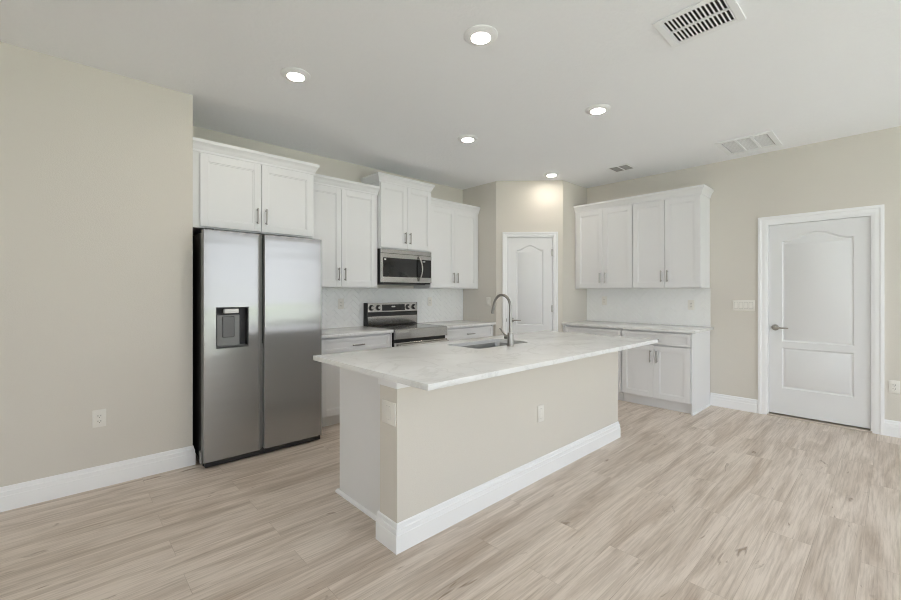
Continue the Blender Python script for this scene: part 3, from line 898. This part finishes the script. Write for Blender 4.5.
for x in (0.062, 0.160, 0.606, 0.700):
    kb = MB().lathe([(0.034, -0.0005), (0.034, -0.006), (0.029, -0.008), (0, -0.008)], (x, tilt(1.136), 1.136), 'y', 26).build('knob', M_CASE, bgo)
    MB().lathe([(0.023, -0.008), (0.021, -0.030), (0.018, -0.033), (0, -0.033)], (x, tilt(1.136), 1.136), 'y', 26).build('knob_cap', M_STEEL2, kb)

# ------------------------------------------------------------------ microwave
MX0, MX1, MYF = 2.640, 3.410, 3.975
mw = thing('microwave', 'stainless over-the-range microwave mounted under the raised wall cabinet', 'microwave', (MX0, MYF, 1.414))
mwid = MX1 - MX0 - 0.022
MB().box(0.002, mwid, 0.022, 0.372, 0.005, 0.406, 0.002).build('case', M_CASE, mw)
MB().box(0.0, mwid, 0.0, 0.0215, 0.356, 0.406, 0.003).build('vent_grille', M_STEEL2, mw)
dm = MB()
zb, zt = 0.022, 0.354
xw0, xw1, xd = 0.026, 0.500, 0.562
dm.box(0, xw0, 0, 0.021, zb, zt, 0.001).box(xw0, xd, 0, 0.021, zb, 0.086, 0.001).box(xw0, xd, 0, 0.021, 0.305, zt, 0.001)
mdoor = dm.build('door', M_STEEL2, mw)
MB().box(xw0 + 0.0005, xd - 0.0005, 0.003, 0.019, 0.0865, 0.3045).build('door_window', M_WIN, mdoor)
MB().box(xw0 + 0.018, xw0 + 0.042, 0.0020, 0.0030, 0.276, 0.294).build('window_sticker', M_MARK, mdoor)
MB().box(xd + 0.002, mwid, 0.0, 0.021, zb, 0.086, 0.001).build('lower_trim', M_STEEL2, mw)
MB().box(xd + 0.002, mwid, 0, 0.021, 0.305, zt, 0.001).build('upper_trim', M_STEEL2, mw)
cpn = MB().box(xd + 0.002, mwid - 0.004, 0.001, 0.020, 0.0865, 0.3045).build('control_panel', M_BGLASS, mw)
mb = MB()
for k in range(3): mb.box(xd + 0.045 + k * 0.014, xd + 0.055 + k * 0.014, 0.0, 0.001, 0.276, 0.290)
mb.build('clock_digits', M_MARK, cpn)
hp = []
for i in range(13):
    t = i / 12
    hp.append((xd - 0.018 + 0.018 * math.sin(PI * t), -0.014 - 0.032 * math.sin(PI * t), 0.050 + 0.285 * t))
MB().tube([(hp[0][0], 0.0, hp[0][2])] + hp + [(hp[-1][0], 0.0, hp[-1][2])], 0.011, 12).build('handle', M_STEEL2, mdoor)
MB().box(0.06, mwid - 0.06, 0.05, 0.36, -0.004, 0.0045, 0.001).build('underside_vent', M_GREY, mw)

# ------------------------------------------------------------------ electrical plates (local: facing -y, centre at origin)
def plate(kind, label, x, y, z, rz, cat='outlet', gangs=1, w_=None, h_=0.118, group=None):
    w_ = w_ or (0.072 + 0.046 * (gangs - 1))
    r = thing('electrical_outlet' if cat == 'outlet' else 'light_switch', label, cat, (x, y, z), rz, group)
    MB().box(-w_ / 2, w_ / 2, -0.007, -0.0003, -h_ / 2, h_ / 2, 0.0025, 2).build('cover_plate', M_PLATE, r)
    for g in range(gangs):
        cx = (g - (gangs - 1) / 2) * 0.046
        if kind == 'duplex':
            f = MB().box(cx - 0.017, cx + 0.017, -0.0095, -0.0071, -0.034, 0.034, 0.002).build('receptacle', M_PLATE, r)
            s = MB()
            for zz in (-0.019, 0.017):
                s.box(cx - 0.009, cx - 0.006, -0.0101, -0.0096, zz - 0.003, zz + 0.006).box(cx + 0.006, cx + 0.009, -0.0101, -0.0096, zz - 0.003, zz + 0.006)
                s.lathe([(0, -0.0096), (0.0028, -0.0096), (0.0028, -0.0101), (0, -0.0101)], (cx, 0, zz - 0.009), 'y', 10)
            s.build('slots', M_SLOT, f)
        elif kind == 'rocker':
            MB().box(cx - 0.0185, cx + 0.0185, -0.0075, -0.0070, -0.036, 0.036).build('rocker_gap', M_GAP, r)
            MB().prism([(-0.0071, -0.034), (-0.0115, -0.033), (-0.0088, 0.0), (-0.0078, 0.034), (-0.0071, 0.034)], 'x', cx - 0.0165, cx + 0.0165).build('rocker', M_PLATE, r)
        else:
            MB().box(cx - 0.0178, cx + 0.0178, -0.0074, -0.0070, -0.0353, 0.0353).build('insert_gap', M_GAP, r)
            MB().box(cx - 0.0165, cx + 0.0165, -0.0085, -0.0071, -0.034, 0.034, 0.0006).build('blank_insert', M_PLATE, r)
    return r
plate('duplex', 'white duplex outlet low on the plain left wall beside the refrigerator', 0.187, YL, 0.468, 0)
plate('blank', 'white outlet low on the long beige front of the island', 2.494, 1.730, 0.459, 0)
plate('blank', 'white outlet plate high on the narrow beige end of the island', 1.245, 1.798, 0.695, R(-90), w_=0.120)
plate('rocker', 'wide white multi-gang switch plate on the right wall beside the white door', XR, 1.163, 1.175, R(-90), 'switch', 4)
plate('duplex', 'white outlet low on the right wall past the white door at the edge of view', XR, 0.012, 0.456, R(-90))
plate('duplex', 'white outlet on the tile backsplash between refrigerator and range', 2.337, YB - 0.0085, 1.190, 0)
plate('duplex', 'white outlet on the tile backsplash right of the range', 3.668, YB - 0.0085, 1.195, 0)
plate('duplex', 'white outlet on the right-wall backsplash at the end near the pantry', XR - 0.0085, 2.79, 1.205, R(-90))
plate('duplex', 'white outlet on the right-wall backsplash at the end near the white door', XR - 0.0085, 1.69, 1.170, R(-90))
plate('rocker', 'single white switch on the short pantry wall above the range-side counter', XS, 3.845, 1.195, R(-90), 'switch')

# ------------------------------------------------------------------ ceiling lights and vents
LG = 'recessed ceiling lights'
lights = [(1.802, 1.668, 'round recessed ceiling light nearest the viewer, the largest in the photo'),
          (1.188, 2.845, 'round recessed ceiling light in front of the refrigerator, leftmost of the five'),
          (2.912, 2.870, 'round recessed ceiling light above the aisle between island and range'),
          (3.233, 1.680, 'round recessed ceiling light above the right-hand part of the island'),
          (4.582, 3.010, 'small-looking round ceiling light just in front of the pantry door')]
proto = None
for (x, y, lb) in lights:
    r = thing('recessed_light', lb, 'ceiling light', (x, y, H), 0, LG)
    if proto is None:
        ring = MB().lathe([(0.100, -0.0003), (0.100, -0.004), (0.094, -0.009), (0.060, -0.017), (0.0555, -0.0165), (0.0555, -0.010), (0.0555, -0.0003)], seg=44).build('trim_ring', M_TRIM, r)
        lens = MB().lathe([(0, -0.013), (0.055, -0.013), (0.055, -0.0175), (0.043, -0.0200), (0, -0.0208)], seg=40).build('lens', M_LENS, r)
        proto = (ring, lens)
    else:
        for p_ in proto: copy_part(p_, r)

v = thing('ceiling_vent', 'large white return air grille on the ceiling, its dark slots at the top edge', 'vent', (2.421, 0.563, H))
vw, vh = 0.330, 0.372
f = MB()
f.box(0, vw, 0, 0.036, -0.010, -0.0003, 0.002).box(0, vw, vh - 0.036, vh, -0.010, -0.0003, 0.002)
f.box(0, 0.036, 0.036, vh - 0.036, -0.010, -0.0003, 0.002).box(vw - 0.036, vw, 0.036, vh - 0.036, -0.010, -0.0003, 0.002)
f.box(vw / 2 - 0.006, vw / 2 + 0.006, 0.036, vh - 0.036, -0.010, -0.0005)
f.build('frame', M_VENT, v)
MB().box(0.036, vw - 0.036, 0.036, vh - 0.036, -0.0012, -0.0003).build('duct_opening', M_DUCT, v)
for row in (0, 1):
    xa = 0.0365 if row == 0 else vw / 2 + 0.0065
    xb = vw / 2 - 0.0065 if row == 0 else vw - 0.0365
    for k in range(15):
        yy = 0.042 + k * (vh - 0.084) / 14
        MB().prism([(yy - 0.0030, -0.0015), (yy + 0.0015, -0.0085), (yy + 0.0027, -0.0085), (yy - 0.0018, -0.0015)], 'x', xa, xb).build('louver', M_VENT, v)
v = thing('ceiling_vent', 'white rectangular ceiling grille in three sections near the right wall', 'vent', (4.835, 0.790, H))
vw, vh = 0.520, 0.470
f = MB()
b_ = 0.045
f.box(0, vw, 0, b_, -0.010, -0.0003, 0.002).box(0, vw, vh - b_, vh, -0.010, -0.0003, 0.002)
f.box(0, b_, b_, vh - b_, -0.010, -0.0003, 0.002).box(vw - b_, vw, b_, vh - b_, -0.010, -0.0003, 0.002)
for k in (1, 2): f.box(b_, vw - b_, b_ + (vh - 2 * b_) * k / 3 - 0.009, b_ + (vh - 2 * b_) * k / 3 + 0.009, -0.010, -0.0005)
f.build('frame', M_VENT, v)
MB().box(b_, vw - b_, b_, vh - b_, -0.0012, -0.0003).build('filter', M_DUCTG, v)
for k in range(3):
    y0 = b_ + (vh - 2 * b_) * k / 3 + 0.010; y1 = b_ + (vh - 2 * b_) * (k + 1) / 3 - 0.010
    g = MB()
    for q in range(15):
        xx = b_ + 0.012 + q * (vw - 2 * b_ - 0.024) / 14
        g.prism([(xx - 0.0025, -0.0015), (xx + 0.0015, -0.0055), (xx + 0.0027, -0.0055), (xx - 0.0013, -0.0015)], 'y', y0, y1)
    g.build('louver_section', M_VENT, v)
v = thing('ceiling_vent', 'small dark grey slatted ceiling vent above the right-hand cabinets', 'vent', (4.838, 2.150, H))
vw, vh = 0.245, 0.252
f = MB()
b_ = 0.020
f.box(0, vw, 0, b_, -0.008, -0.0003, 0.001).box(0, vw, vh - b_, vh, -0.008, -0.0003, 0.001)
f.box(0, b_, b_, vh - b_, -0.008, -0.0003, 0.001).box(vw - b_, vw, b_, vh - b_, -0.008, -0.0003, 0.001)
f.box(b_, vw - b_, vh / 2 - 0.007, vh / 2 + 0.007, -0.008, -0.0005)
f.build('frame', M_VENT, v)
MB().box(b_, vw - b_, b_, vh - b_, -0.0012, -0.0003).build('duct_opening', M_DUCT, v)
for k in range(2):
    y0 = b_ + 0.001 if k == 0 else vh / 2 + 0.008
    y1 = vh / 2 - 0.008 if k == 0 else vh - b_ - 0.001
    g = MB()
    for q in range(9):
        xx = b_ + 0.012 + q * (vw - 2 * b_ - 0.024) / 8
        g.prism([(xx - 0.007, -0.0015), (xx + 0.005, -0.0075), (xx + 0.0065, -0.0075), (xx - 0.0055, -0.0015)], 'y', y0, y1)
    g.build('louver_section', M_VENTG, v)
